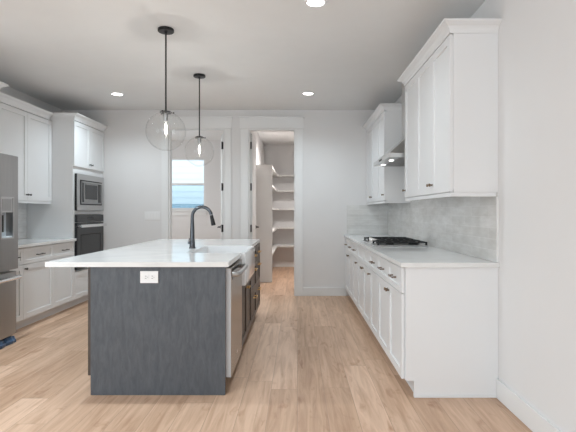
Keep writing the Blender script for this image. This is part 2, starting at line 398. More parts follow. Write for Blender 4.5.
def swing_door(name, hinge, rz, wdt, hside, label):
    """slab along local +y from the hinge; hside = side (+1/-1) of the visible face"""
    o = bpy.data.objects.new(name, None); COL.objects.link(o); o.location = hinge; o.rotation_euler = (0, 0, rz); o['kind'] = 'structure'; o['label'] = label
    b = BM(); t = .035
    bx(b, 0, t, .004, wdt, .012, 2.44, .0015)
    for sx in (-.0015, t+.0015-.003):      # raised frame strips of a two panel door
        pass
    s = obj('door_slab', b, M['door'], o)
    b = BM()
    for z0, z1 in ((.25, 1.0), (1.18, 2.27)):
        bx(b, -.004, 0, .12, wdt-.12, z0, z0+.02); bx(b, -.004, 0, .12, wdt-.12, z1-.02, z1); bx(b, -.004, 0, .12, .14, z0+.02, z1-.02); bx(b, -.004, 0, wdt-.14, wdt-.12, z0+.02, z1-.02)
        bx(b, t, t+.004, .12, wdt-.12, z0, z0+.02); bx(b, t, t+.004, .12, wdt-.12, z1-.02, z1); bx(b, t, t+.004, .12, .14, z0+.02, z1-.02); bx(b, t, t+.004, wdt-.14, wdt-.12, z0+.02, z1-.02)
    obj('panel_moulding', b, M['door'], s)
    for z in (.28, 1.0, 1.63, 2.26):
        b = BM(); bx(b, -.008, .032, -.006, .0035, z-.055, z+.055)
        tube(b, [(-.002, -.009, z-.058), (-.002, -.009, z+.058)], .008, 10)
        obj('hinge', b, M['black'], o)
    b = BM(); yk = wdt-.07; x0 = t if hside > 0 else 0; d = hside
    lathe(b, [(0, 0), (.033, 0), (.033, d*.006), (.02, d*.010), (.012, d*.014), (.011, d*.048), (.0, d*.05)], 20, (x0, yk, 1.0), 'x')
    tube(b, [(x0+d*.046, yk, 1.0), (x0+d*.05, yk-.03, 1.0), (x0+d*.05, yk-.115, .998)], [.010, .0095, .008], 10)
    obj('door_handle', b, M['black'], o, True)
    b = BM(); x0 = 0 if hside > 0 else t; d = -hside
    lathe(b, [(0, 0), (.033, 0), (.033, d*.006), (.012, d*.014), (.011, d*.048), (0, d*.05)], 20, (x0, yk, 1.0), 'x')
    tube(b, [(x0+d*.046, yk, 1.0), (x0+d*.05, yk-.03, 1.0), (x0+d*.05, yk-.10, .998)], [.010, .0095, .008], 10)
    obj('door_handle', b, M['black'], o, True)
    return o
swing_door('door_2', (-.727, YB2+.008, 0), 0, .70, 1, 'white pantry door swung open, black hinges on its edge')
swing_door('door_1', (-1.148, YB2+.012, 0), R(11), .70, -1, 'white hall door swung open behind the left doorway')

# ------------------------------------------------------------------ outside, beyond the hall window
b = BM()
for i in range(34):
    z = -.4 + i*.19
    loft(b, [[(-8, 14.0, z), (-8, 13.978, z), (-8, 13.99, z+.19), (-8, 14.0, z+.19)], [(3, 14.0, z), (3, 13.978, z), (3, 13.99, z+.19), (3, 14.0, z+.19)]])
bx(b, -8, 3, 14.0, 14.3, -.4, 6.06)
o = struct('wall_neighbour', b, M['siding'], label='pale lap-sided wall of the house next door')
b = BM(); bx(b, -12, 8, PANY+.35, 40, -.5, -.4); o = struct('ground', b, M['gravel'])
b = BM()
for i in range(40):
    x = -6 + i*.15; bx(b, x, x+.14, 12.4, 12.42, -.4, 1.42)
bx(b, -6.05, 0.05, 12.42, 12.47, 1.1, 1.2); bx(b, -6.05, .05, 12.39, 12.43, 1.425, 1.46)
tag(obj('fence', b, M['fence']), 'blue-grey board fence seen low through the hall window', 'fence')

# ------------------------------------------------------------------ cabinet parts (local: x along the run, front faces -y, wall at y=0)
def shaker(name, x0, x1, z0, z1, yf, mat, parent, st=.057, t=.019):
    b = BM(); yb = yf + t
    bx(b, x0, x0+st, yf, yb, z0, z1, .0012); bx(b, x1-st, x1, yf, yb, z0, z1, .0012)
    bx(b, x0+st, x1-st, yf, yb, z0, z0+st, .0012); bx(b, x0+st, x1-st, yf, yb, z1-st, z1, .0012)
    bx(b, x0+st-.003, x1-st+.003, yf+.010, yb-.002, z0+st-.003, z1-st+.003)
    return obj(name, b, mat, parent)
def knob(x, z, yf, parent, mat):
    b = BM(); lathe(b, [(0, 0), (.009, 0), (.009, -.002), (.0055, -.005), (.0055, -.014), (.010, -.018), (.0125, -.023), (.0105, -.028), (0, -.030)], 16, (x, yf-.0003, z), 'y')
    return obj('knob', b, mat, parent, True)
def pull(x, z, yf, parent, mat, L=.135, name='handle', vert=False):
    b = BM(); h = L/2; r = .0055
    P = (lambda a, y: (x, y, z+a)) if vert else (lambda a, y: (x+a, y, z))
    tube(b, [P(-h, yf-.030), P(-h*.5, yf-.032), P(h*.5, yf-.032), P(h, yf-.030)], r, 10)
    for s in (-1, 1):
        tube(b, [P(s*h*.78, yf-.0003), P(s*h*.78, yf-.030)], [.0065, .0045], 10)
    return obj(name, b, mat, parent, True)

def base_unit(label, origin, rz, W, D, doors, drawers, group=None, knobs=(), mat='cab', hw='bronze', pulls=True, ends=(), name='base_cabinet', group_=None):
    """doors / drawers: counts; knobs: +1/-1/None per door = knob at the high-x / low-x side."""
    t = thing(name, label, 'cabinet', origin, rz, group)
    b = BM(); g = .0006
    bx(b, g, W-g, -(D-.021), -g, .114, .876); bx(b, g, W-g, -(D-.021-.075), -g, .001, .1135)
    obj('body', b, M[mat], t)
    gap = .003; zd0, zd1, zr0, zr1 = .118, .693, .698, .868
    if drawers:
        w_ = W/drawers
        for i in range(drawers):
            d = shaker('drawer', i*w_+gap/2, (i+1)*w_-gap/2, zr0, zr1, -D, M[mat], t, .040)
            if pulls: pull((i+.5)*w_, (zr0+zr1)/2, -D, d, M[hw])
    w_ = W/doors
    for i in range(doors):
        d = shaker('door', i*w_+gap/2, (i+1)*w_-gap/2, zd0, zd1 if drawers else zr1, -D, M[mat], t)
        k = knobs[i]
        if k: knob((i+.5)*w_ + k*(w_/2-.030), zd1-.045, -D, d, M[hw])
    return t

def upper_unit(label, origin, rz, W, D, z0, z1, doors, knobs, name='wall_cabinet', hw='bronze', group=None):
    t = thing(name, label, 'cabinet', origin, rz, group); g = .0006
    b = BM(); bx(b, g, W-g, -(D-.0235), -g, z0, z1); bx(b, g, W-g, -(D-.005), -(D-.022), z0-.028, z0-.0008)
    bx(b, g+.004, W-g-.004, -(D-.0195), -(D-.0235), z0+.02, z1-.02)
    obj('body', b, M['cab'], t)
    w_ = W/doors; gap = .003
    for i in range(doors):
        d = shaker('door', i*w_+gap/2, (i+1)*w_-gap/2, z0+.004, z1-.006, -D, M['cab'], t)
        if knobs[i]: knob((i+.5)*w_ + knobs[i]*(w_/2-.030), z0+.072, -D, d, M[hw])
    return t

def crown(label, origin, rz, W, D, z0, z1, lo=0, hi=0):
    """lofted crown moulding; lo / hi = 1 when the low-x / high-x end is exposed"""
    h = z1-z0; b = BM()
    prof = [(0.002, 0), (.004, .015), (.006, .02), (.010, .035), (.022, .056), (.046, .072), (.056, .080), (.058, .083), (.058, .094), (.0, .0945)]
    rings = []
    for o_, z in prof:
        zz = z0 + z/.0945*h; o_ = o_ if o_ else 0
        x0 = -o_*lo; x1 = W + o_*hi
        if z == .0945: continue
        rings.append([(x0, -.0006, zz), (x1, -.0006, zz), (x1, -D-o_, zz), (x0, -D-o_, zz)])
    loft(b, rings)
    o = obj('crown_moulding', b, M['cab']); o.location = origin; o.rotation_euler = (0, 0, rz)
    tag(o, label, 'moulding'); return o

# ------------------------------------------------------------------ right run.  local x runs from far to near (rz=-90)
RZ, LZ = R(-90), R(90)
BD = XR-.706          # base depth to the door faces
Y0 = 3.07
Ys = [Y0+.022, 4.00, 4.455, 5.37, 5.83, 6.745]
def right_base(ya, yb, label, doors, drawers, knobs, pulls=True):
    # origin at the far end, width toward the camera
    return base_unit(label, (XR, yb, 0), RZ, yb-ya, BD, doors, drawers, 'base cabinets of the right run', knobs, pulls=pulls)
right_base(Ys[0], Ys[1], 'white base cabinet nearest the camera on the right, two drawers over two doors', 2, 2, (1, -1))
right_base(Ys[1], Ys[2], 'narrow white base cabinet just in front of the cooktop, one drawer over one door', 1, 1, (-1,))
right_base(Ys[2], Ys[3], 'white base cabinet directly under the cooktop, drawer fronts without pulls', 2, 2, (1, -1), False)
right_base(Ys[3], Ys[4], 'narrow white base cabinet just past the cooktop, one drawer over one door', 1, 1, (1,))
right_base(Ys[4], Ys[5], 'white base cabinet at the far end of the right run against back wall', 2, 2, (1, -1))
# finished end panel facing the camera, notched for the toe kick
b = BM(); xb = XR-.0006; xf = XR-(BD-.0245); xt = xf+.055
pts = [(xb, .001), (xt, .001), (xt, .114), (xf, .114), (xf, .876), (xb, .876)]
loft(b, [[(x, Y0, z) for x, z in pts], [(x, Y0+.0205, z) for x, z in pts]])
bx(b, xt, xb, Y0-.008, Y0-.0003, .001, .017, .002)
tag(obj('end_panel', b, M['cab']), 'white finished end panel of the right base cabinets facing the camera', 'panel')
b = BM(); bx(b, XR-BD+.021, XR-.0006, Ys[5]+.0008, YB-.0008, .114, .876); bx(b, XR-BD+.096, XR-.0006, Ys[5]+.0008, YB-.0008, .001, .1135)
tag(obj('filler_panel', b, M['cab']), 'white filler between right base cabinets and the back wall', 'panel')
# worktop
b = BM(); bx(b, .692, XR-.0008, Y0-.022, YB-.0008, .8775, .909, .0025)
tag(obj('worktop', b, M['quartz']), 'long white quartz worktop on the right base cabinets', 'countertop')
# backsplash
b = BM(); bx(b, XR-.010, XR-.0005, Y0+.003, YB-.011, .910, 1.381); struct('trim_backsplash_right', b, M['tile_y'], label='pale grey glazed subway tile backsplash')
b = BM(); bx(b, XR-.010, XR-.0005, 4.375, 5.395, 1.382, H-.001); struct('trim_backsplash_hood', b, M['tile_y'])
b = BM(); bx(b, .735, XR-.0005, YB-.010, YB-.0008, .910, 1.351); struct('trim_backsplash_back', b, M['tile_x'])
b = BM(); bx(b, XR-.0125, XR-.0005, Y0-.008, Y0+.0025, .910, 1.352); struct('trim_tile_edge', b, M['trim'])

UD = XR-1.027; UZ0, UZ1, CZ = 1.382, 2.452, 2.528
def rail_return(t, W, D, z0, hi=True):
    b = BM(); x = W if hi else 0; s_ = -1 if hi else 1
    bx(b, x+s_*.006, x+s_*.024, -(D-.0245), -.012, z0-.028, z0-.0005); obj('light_rail', b, M['cab'], t)
def right_upper(ya, yb, label, doors, knobs): return upper_unit(label, (XR, yb, 0), RZ, yb-ya, UD, UZ0, UZ1, doors, knobs, group='wall cabinets on the right wall')
t = right_upper(Y0, 3.935, 'white two-door wall cabinet nearest the camera above the right worktop', 2, (1, -1))
rail_return(t, 3.935-Y0, UD, UZ0)
right_upper(3.935, 4.37, 'narrow white one-door wall cabinet on the near side of the range hood', 1, (-1,))
t = right_upper(5.40, 5.865, 'narrow white one-door wall cabinet on the far side of the range hood', 1, (1,))
rail_return(t, .465, UD, UZ0)
right_upper(5.865, 6.798, 'white two-door wall cabinet in the right back corner beyond the hood', 2, (1, -1))
crown('white crown moulding on top of the near right wall cabinets', (XR, 4.37, 0), RZ, 4.37-Y0, UD, UZ1+.001, CZ, 1, 1)
crown('white crown moulding on top of the far right wall cabinets', (XR, 6.798, 0), RZ, 6.798-5.40, UD, UZ1+.001, CZ-.006, 0, 1)

# ------------------------------------------------------------------ range hood
hy0, hy1 = 4.43, 5.34; hxf = .89; hz = 1.782
t = thing('range_hood', 'stainless steel pyramid chimney range hood mounted above the cooktop', 'range hood', (XR-.0105, (hy0+hy1)/2, hz))
def loc_(o, par): o.location = (-par.location.x, -par.location.y, -par.location.z)
b = BM()
xw = XR-.011
bx(b, hxf, hxf+.012, hy0, hy1, hz, hz+.042); bx(b, hxf+.012, xw, hy0, hy0+.012, hz, hz+.042); bx(b, hxf+.012, xw, hy1-.012, hy1, hz, hz+.042); bx(b, xw-.01, xw, hy0+.012, hy1-.012, hz, hz+.042)
cy = (hy0+hy1)/2; cw = .15; cxf = 1.15
def rect(x0, x1, y0, y1, z): return [(x0, y0, z), (x1, y0, z), (x1, y1, z), (x0, y1, z)]
loft(b, [rect(hxf, xw, hy0, hy1, hz+.042), rect(hxf+.01, xw, hy0+.01, hy1-.01, hz+.045), rect(cxf, xw, cy-cw, cy+cw, hz+.26)])
o = obj('canopy', b, M['hoodsteel'], t); loc_(o, t)
b = BM(); bx(b, cxf, xw, cy-cw, cy+cw, hz+.261, H-.001, .002); o = obj('chimney', b, M['hoodsteel'], t); loc_(o, t)
b = BM(); bx(b, hxf+.013, xw-.011, hy0+.013, hy1-.013, hz+.006, hz+.012)
for k in range(3):
    y0 = hy0+.05+k*.27
    for j in range(9): bx(b, hxf+.12, xw-.05, y0+j*.028, y0+j*.028+.012, hz+.002, hz+.0065)
o = obj('filter', b, M['steel'], t); loc_(o, t)
for y in (hy0+.33, hy1-.13):
    b = BM(); lathe(b, [(0, hz+.0015), (.022, hz+.0015), (.024, hz+.0055), (0, hz+.0055)], 20, (hxf+.09, y, 0)); o = obj('lamp', b, M['hoodlamp'], t, label='small lit round lamp'); loc_(o, t)
for k in range(4):
    b = BM(); lathe(b, [(0, 0), (.009, 0), (.009, -.004), (0, -.005)], 14, (hxf-.0003, cy-.06+k*.04, hz+.021), 'x'); o = obj('button', b, M['black'], t); loc_(o, t)
def light(name, kind, loc, power, col=(1, .96, .90), **k):
    l = bpy.data.lights.new(name, kind); l.energy = power; l.color = col
    for a, v in k.items(): setattr(l, a, v)
    o = bpy.data.objects.new(name, l); o.location = loc; COL.objects.link(o); return o
for y in (hy0+.33, hy1-.13):
    light('hood_light', 'SPOT', (hxf+.09, y, hz-.0005), 1.0, spot_size=R(110), spot_blend=.8, shadow_soft_size=.008)

# ------------------------------------------------------------------ gas cooktop
cx0, cx1, cy0, cy1 = .762, 1.285, 4.458, 5.368; cz = .9095
t = thing('gas_cooktop', 'black and steel gas cooktop with cast iron grates set into the right worktop', 'cooktop', ((cx0+cx1)/2, (cy0+cy1)/2, cz))
def tp(bm, name, mat, **k):
    o = obj(name, bm, mat, t, **k); loc_(o, t); return o
b = BM(); bx(b, cx0, cx1, cy0, cy1, cz, cz+.012, .004); tp(b, 'tray', M['steel'])
ccx, ccy = (cx0+cx1)/2+.03, (cy0+cy1)/2
burners = [(ccx-.12, cy0+.16, .034), (ccx+.12, cy0+.16, .042), (ccx+.02, ccy, .055), (ccx-.12, cy1-.16, .042), (ccx+.12, cy1-.16, .034)]
for x, y, r in burners:
    b = BM(); lathe(b, [(0, cz+.0125), (r*1.25, cz+.0125), (r*1.2, cz+.020), (r, cz+.022), (r, cz+.030), (r*.9, cz+.034), (0, cz+.035)], 24, (x, y, 0)); tp(b, 'burner', M['iron'], smooth=True)
for k in range(3):
    ya = cy0+.012+k*.297; yb = ya+.292; xa = cx0+(.105 if k == 1 else .03); xb_ = cx1-.022
    b = BM(); zt0, zt1 = cz+.034, cz+.046; s = .0065
    for x in (xa, xb_): bx(b, x-s, x+s, ya, yb, zt0, zt1, .002)
    for y in (ya+s, yb-s): bx(b, xa, xb_, y-s, y+s, zt0, zt1, .002)
    for y in (ya+.10, yb-.10): bx(b, xa+.03, xb_-.03, y-s*.8, y+s*.8, zt0, zt1+.007, .002)
    nx = 5
    for i in range(1, nx+1):
        x = xa+(xb_-xa)*i/(nx+1); bx(b, x-s*.8, x+s*.8, ya, yb, zt0, zt1+.002, .002)
    for x in (xa, xb_):
        for y in (ya+s, yb-s): bx(b, x-.009, x+.009, y-.009, y+.009, cz+.0125, zt1+.001, .003)
    tp(b, 'grate', M['iron'])
for k in range(5):
    b = BM(); y = ccy-.14+k*.07; x = cx0+.05
    lathe(b, [(0, cz+.0125), (.023, cz+.0125), (.022, cz+.018), (.018, cz+.020), (.018, cz+.052), (.015, cz+.056), (0, cz+.056)], 20, (x, y, 0)); tp(b, 'control_knob', M['chrome'], smooth=True)

# ------------------------------------------------------------------ left run
LBD = XL*-1-2.88     # .62
TY0, TY1 = 5.885, 6.797
LY = [4.462, 4.79, 5.38, TY0-.003]
def left_base(ya, yb, label, doors, drawers, knobs): return base_unit(label, (XL, ya, 0), LZ, yb-ya, LBD, doors, drawers, 'base cabinets of the left run', knobs, hw='darkpull')
left_base(LY[0], LY[1], 'narrow white base cabinet half hidden behind the fridge, one drawer over one door', 1, 1, (-1,))
left_base(LY[1], LY[2], 'wide white one-drawer one-door base cabinet in the middle of the left run', 1, 1, (-1,))
left_base(LY[2], LY[3], 'white one-drawer base cabinet touching the oven tower', 1, 1, (-1,))
b = BM(); bx(b, XL+.0008, -2.852, 4.4605, TY0-.003, .8775, .909, .0025)
tag(obj('worktop', b, M['quartz']), 'short white worktop on the left between fridge and oven tower', 'countertop')
b = BM(); bx(b, XL+.0005, XL+.010, 4.46, TY0-.004, .910, 1.378); struct('trim_backsplash_left', b, M['tile_w'], label='white glazed tile backsplash')
LUD = .33; LZ0, LZ1, LC = 1.38, 2.425, 2.512
def left_upper(ya, yb, label, doors, knobs): return upper_unit(label, (XL, ya, 0), LZ, yb-ya, LUD, LZ0, LZ1, doors, knobs, hw='darkpull', group='wall cabinets on the left wall')
left_upper(4.832, 5.883, 'white two-door wall cabinet on the left between fridge and oven tower', 2, (1, -1))
left_upper(4.464, 4.831, 'narrow white wall cabinet on the left right beside the fridge cabinet', 1, (-1,))
crown('white crown moulding above the left two-door wall cabinets', (XL, 4.509, 0), LZ, TY0-.062-4.509, LUD, LZ1+.001, LC)
# cabinet over the fridge (deeper)
t = upper_unit('deep white cabinet above the refrigerator at the left edge', (XL, 3.47, 0), LZ, .965, .60, 1.83, LZ1, 2, (1, -1), hw='darkpull')
crown('white crown moulding above the deep cabinet over the fridge', (XL, 3.47, 0), LZ, .965, .60, LZ1+.001, LC-.012, 1, 1)
b = BM(); bx(b, XL+.001, -2.93, 4.437, 4.459, .001, 1.80)
tag(obj('fridge_side_panel', b, M['cab']), 'white side panel between the refrigerator and left base cabinets', 'panel')

# oven tower
TW = TY1-TY0
t = thing('oven_tower_cabinet', 'tall white cabinet holding microwave and wall oven in left back corner', 'cabinet', (XL, TY0, 0), LZ)
D = LBD; fy = -D+.021
b = BM(); g = .0006
a0, a1 = .064, TW-.064+.012   # appliance opening
bx(b, g, TW-g, fy, -g, .114, .48); bx(b, g, TW-g, -(D-.096), -g, .001, .1135)
bx(b, g, TW-g, fy, -g, 1.815, 2.437)
bx(b, g, a0, fy, -g, .4805, 1.8145); bx(b, a1, TW-g, fy, -g, .4805, 1.8145); bx(b, a0, a1, -.03, -g, .4805, 1.8145); bx(b, a0, a1, fy, -.031, 1.222, 1.262)
bx(b, a0, a1, fy, -.031, 1.758, 1.8145)
obj('body', b, M['cab'], t)
bx_w = TW/2
for i, k in ((0, 1), (1, -1)):
    d = shaker('door', i*bx_w+.0015, (i+1)*bx_w-.0015, 1.845, 2.430, -D, M['cab'], t); knob((i+.5)*bx_w+k*(bx_w/2-.03), 1.90, -D, d, M['darkpull'])
d = shaker('drawer', .0015, TW-.0015, .118, .470, -D, M['cab'], t); pull(TW/2, .30, -D, d, M['darkpull'])
crown('white crown moulding on top of the oven tower', (XL, TY0, 0), LZ, TW, LBD, 2.438, 2.522, 1, 0)
# faces of both appliances run from y=-D-.012; widths .05 .. .83
ax0, ax1 = .045, .848
t = thing('microwave_oven', 'stainless framed built-in microwave above the wall oven', 'microwave', (XL, TY0, 0), LZ)
def fr(bm, x0, x1, z0, z1, y0, y1, w):
    bx(bm, x0, x0+w, y0, y1, z0, z1); bx(bm, x1-w, x1, y0, y1, z0, z1); bx(bm, x0+w, x1-w, y0, y1, z0, z0+w); bx(bm, x0+w, x1-w, y0, y1, z1-w, z1)
f = -D+.0205
b = BM(); bx(b, a0+.004, a1-.004, f+.003, -.032, 1.266, 1.754); obj('housing', b, M['darksteel'], t)
b = BM(); bx(b, ax0+.001, ax1-.001, f-.030, f-.0005, 1.270, 1.750); obj('trim_backing', b, M['black'], t)
b = BM(); fr(b, ax0, ax1, 1.268, 1.752, f-.040, f-.0305, .075); obj('trim_kit', b, M['steel'], t)
b = BM(); fr(b, ax0+.078, ax1-.078, 1.346, 1.674, f-.046, f-.0305, .012); obj('trim_ring', b, M['black'], t)
b = BM(); bx(b, ax0+.092, ax1-.092, f-.048, f-.031, 1.360, 1.660, .002); d = obj('door', b, M['darksteel'], t)
b = BM(); bx(b, ax0+.20, ax1-.24, f-.050, f-.0485, 1.42, 1.62); obj('glass', b, M['blackgloss'], d)
b = BM(); bx(b, ax0+.112, ax0+.165, f-.050, f-.0485, 1.38, 1.64); obj('control_panel', b, M['blackgloss'], t)
b = BM(); bx(b, ax1-.215, ax1-.12, f-.050, f-.0485, 1.38, 1.64); obj('control_panel', b, M['blackgloss'], t)
b = BM(); tube(b, [(ax0+.12, f-.072, 1.648), (ax1-.12, f-.072, 1.648)], .008); 
for x in (ax0+.16, ax1-.16): tube(b, [(x, f-.0485, 1.648), (x, f-.072, 1.648)], .006)
obj('handle', b, M['steel'], t, True)

t = thing('wall_oven', 'black glass wall oven with steel handle below the microwave', 'oven', (XL, TY0, 0), LZ)
b = BM(); bx(b, a0+.004, a1-.004, f+.003, -.032, .490, 1.216); obj('housing', b, M['darksteel'], t)
b = BM(); bx(b, ax0, ax1, f-.036, f-.0005, 1.115, 1.212, .002); obj('control_panel', b, M['blackgloss'], t)
b = BM(); bx(b, ax0, ax1, f-.036, f-.0005, .535, 1.108, .002); d = obj('door', b, M['blackgloss'], t)
b = BM(); fr(b, ax0+.10, ax1-.10, .64, .95, f-.038, f-.0363, .012); obj('window_frame', b, M['black'], d)
b = BM(); bx(b, ax0, ax1, f-.030, f-.0005, .488, .530, .002); obj('vent_strip', b, M['black'], t)
b = BM(); bx(b, ax0+.02, ax1-.02, f-.092, f-.074, 1.045, 1.083, .004)
for x in (ax0+.06, ax1-.06): bx(b, x-.012, x+.012, f-.074, f-.0362, 1.052, 1.076)
obj('handle', b, M['chrome'], t, True)
b = BM(); bx(b, (ax0+ax1)/2-.10, (ax0+ax1)/2+.10, f-.0373, f-.0363, 1.14, 1.185); obj('display', b, M['black'], t)

# ------------------------------------------------------------------ refrigerator (local: front -y, x from near to far)
FW = .91; FY0 = 4.415-FW
t = thing('refrigerator', 'black stainless french-door refrigerator with ice dispenser at left edge', 'refrigerator', (XL+.02, FY0, 0), LZ)
FD = -XL-.02-2.70
b = BM(); bx(b, .004, FW-.004, -(FD-.085), 0, .035, 1.765, .006); obj('body', b, M['darksteel'], t)
def bowed(bm, x0, x1, z0, z1, yb, yf, bow=.012, n=10, hole=None):
    rings = []
    for i in range(n+1):
        u = i/n; x = x0+(x1-x0)*u; X = (x-x0)/(x1-x0)
        y = yf - bow*(1-(2*X-1)**2) + (.010 if i in (0, n) else 0)
        rings.append([(x, yb, z0), (x, y, z0), (x, y, z1), (x, yb, z1)])
    loft(bm, rings)
yb_, yf_ = -(FD-.080), -FD+.012
b = BM(); bowed(b, .002, FW/2-.002, .705, 1.785, yb_, yf_); d = obj('door', b, M['darksteel'], t, True)
# right door: dispenser recess cut with four pieces
dx0, dx1, dz0, dz1 = .655, .825, 1.010, 1.378
# bodies around the recess
b = BM()
bx(b, FW/2+.002, dx0, yb_, yf_-.009, .705, 1.785, .004); bx(b, dx1, FW-.002, yb_, yf_-.009, .705, 1.785, .004)
bx(b, dx0-.001, dx1+.001, yb_, yf_-.009, .705, dz0); bx(b, dx0-.001, dx1+.001, yb_, yf_-.009, dz1, 1.785)
d = obj('door', b, M['darksteel'], t)
b = BM(); bx(b, dx0, dx1, yb_, yb_-.012, dz0, dz1); bx(b, dx0, dx1, yb_-.012, yf_-.004, dz0, dz0+.012); obj('dispenser_recess', b, M['palegrey'], d)
b = BM(); bx(b, dx0, dx1, yb_-.012, yf_-.006, 1.245, dz1); obj('dispenser_panel', b, M['steel'], d)
b = BM(); bx(b, dx0+.02, dx1-.02, yf_-.0085, yf_-.0062, 1.26, 1.37); obj('dispenser_display', b, M['darksteel'], d)
b = BM(); fr(b, dx0-.012, dx1+.012, dz0-.012, dz1+.012, yf_-.014, yf_-.0093, .012); obj('dispenser_frame', b, M['steel'], d)
b = BM(); bx(b, dx0+.06, dx0+.11, yb_-.013, yb_-.03, 1.06, 1.22, .003); obj('dispenser_paddle', b, M['darkslot'], d)
for x in (FW/2-.045, FW/2+.045):
    b = BM(); tube(b, [(x, yf_-.012, .80), (x, yf_-.055, .83), (x, yf_-.06, .95), (x, yf_-.06, 1.5), (x, yf_-.055, 1.62), (x, yf_-.012, 1.65)], .012, 12); obj('handle', b, M['steel'], t, True)
b = BM(); bowed(b, .002, FW-.002, .082, .680, yb_, yf_, .009); obj('freezer_drawer', b, M['darksteel'], t, True)
b = BM(); pts = []
for i in range(13):
    u = i/12; pts.append((.03+u*(FW-.06), yf_-.045-.028*math.sin(math.pi*u), .628))
tube(b, [(.03, yf_+.0, .628)]+pts+[(FW-.03, yf_+.0, .628)], .017, 12); obj('freezer_handle', b, M['chrome'], t, True)
b = BM(); bx(b, .02, FW-.02, yb_+.002, -.10, .012, .034); obj('base_grille', b, M['darkslot'], t)
for x, y in ((.06, -.12), (FW-.06, -.12), (.06, yb_+.06), (FW-.06, yb_+.06)):
    b = BM(); lathe(b, [(0, 0.0005), (.02, .0005), (.02, .011), (0, .0115)], 12, (x, y, 0)); obj('foot', b, M['black'], t)
# crumpled blue protective film still wrapped along the bottom edge, under the freezer drawer
b = BM(); n = 30; rings = []
for i in range(n+1):
    u = i/n; x = .01+u*(FW-.045); k = 1 if 0 < i < n else .5
    j = random.uniform(-.007, .007); hh = .060 + random.uniform(-.014, .012)
    yo = yf_-.004 + j + .006*math.sin(u*23)
    rings.append([(x, yb_-.002, .001), (x, yo-.006, .001), (x, yo-.010*k, .012+hh*.25), (x, yo+.004, .005+hh*.6), (x, yo+.012, .006+hh), (x, yb_-.002, .008+hh)])
loft(b, rings)
obj('protective_film', b, M['bluefilm'], t, label='crumpled dark blue plastic film at the bottom edge')

# ------------------------------------------------------------------ island
IY0, IY1 = 3.107, 5.64; IXL, IXR = -1.41, -.493; IF = -.462
t = thing('kitchen_island', 'dark stained kitchen island base with flat wood end panel, cool light in its colour', 'kitchen island', ((IXL+IXR)/2, (IY0+IY1)/2, 0))
tp2 = lambda b, name, mat, **k: loc_(obj(name, b, mat, t, **k), t)
def tpi(b, name, mat, **k):
    o = obj(name, b, mat, t, **k); loc_(o, t); return o
b = BM(); bx(b, IXL, IXR, IY0, IY0+.022, .001, .876); tpi(b, 'end_panel', M['greywood'])
b = BM(); bx(b, IXL-.045, -1.13, IY0+.06, IY1, .114, .876); bx(b, IXL+.06, -1.13, IY0+.023, IY1, .001, .1135)
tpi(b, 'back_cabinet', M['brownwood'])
b = BM(); bx(b, -1.129, IXR-.003, IY1-.022, IY1, .114, .876); bx(b, -1.129, IXR-.06, IY1-.022, IY1, .001, .1135); tpi(b, 'far_panel', M['greywood'])

# outlet on the end panel
def outlet(label, cx, y, z):
    t = thing('power_outlet', label, 'outlet', (cx, y, z))
    b = BM(); bx(b, -.061, .061, -.0065, -.0005, -.0405, .0405, .0015); obj('cover_plate', b, M['plastic'], t)
    for s in (-1, 1):
        b = BM(); bx(b, s*.0225-.017, s*.0225+.017, -.0085, -.0066, -.015, .015, .003); r = obj('receptacle', b, M['plastic'], t)
        b = BM(); bx(b, s*.0225-.006, s*.0225+.006, -.0089, -.0086, -.0085, -.0055); bx(b, s*.0225-.005, s*.0225+.005, -.0089, -.0086, .0055, .0085)
        lathe(b, [(0, -.0086), (.0025, -.0086), (.0025, -.0089), (0, -.0089)], 8, (s*.0225+.011, 0, 0), 'y'); obj('slots', b, M['darkslot'], r)
    return t
outlet('white horizontal power outlet on the island end panel', -1.009, IY0, .806)
# four gang switch plate on the back wall
t = thing('light_switch', 'white four-gang light switch plate on back wall left of the hall doorway', 'light switch', (-2.165, YB, 1.195))
b = BM(); bx(b, -.115, .115, -.0065, -.0005, -.062, .062, .0015); obj('cover_plate', b, M['plastic'], t)
for k in range(4):
    b = BM(); x = -.069+k*.046; loft(b, [[(x-.016, -.0068, -.033), (x-.016, -.0075, -.033), (x-.016, -.0115, .033), (x-.016, -.0068, .033)], [(x+.016, -.0068, -.033), (x+.016, -.0075, -.033), (x+.016, -.0115, .033), (x+.016, -.0068, .033)]]); obj('rocker', b, M['plastic'], t)

# dishwasher (front faces +x) ; local frame of the LZ units: x = +Y, front -y = +X
DY0, DY1 = IY0+.024, IY0+.628
IO = -1.128; ID = IF-IO
t = thing('dishwasher', 'stainless steel dishwasher in the island beside its end panel', 'dishwasher', (IO, DY0, 0), LZ)
W = DY1-DY0; D = ID+.007
b = BM(); bx(b, .003, W-.003, -(D-.045), -.004, .10, .868); obj('body', b, M['greyedge'], t)
b = BM(); bx(b, .002, W-.002, -D, -(D-.040), .112, .862, .003); d = obj('door', b, M['dwsteel'], t)
b = BM(); bx(b, .0005, .0018, -(D-.002), -(D-.040), .114, .860); obj('door_edge', b, M['greyedge'], d, label='pale grey edge of the door')
b = BM(); bx(b, .012, W-.012, -(D-.10), -(D-.11), .002, .098); obj('toe_kick', b, M['black'], t)
b = BM(); hx = [(.035, -D), (.045, -D-.030), (.09, -D-.042), (W/2, -D-.046), (W-.09, -D-.042), (W-.045, -D-.030), (W-.035, -D)]
for z0, z1, ins in ((.795, .812, .0), (.812, .828, .004)): pass
tube(b, [(x, y, .815) for x, y in hx], .017, 12); obj('handle', b, M['steel'], t, True)
b = BM(); bx(b, .05, W-.05, -D-.001, -D-.0003, .775, .856); obj('control_strip', b, M['blackgloss'], t)
b = BM(); bx(b, W*.45, W*.45+.05, -D-.0012, -D-.0003, .19, .215); obj('badge', b, M['chrome'], t, label='small pale badge low on the door')

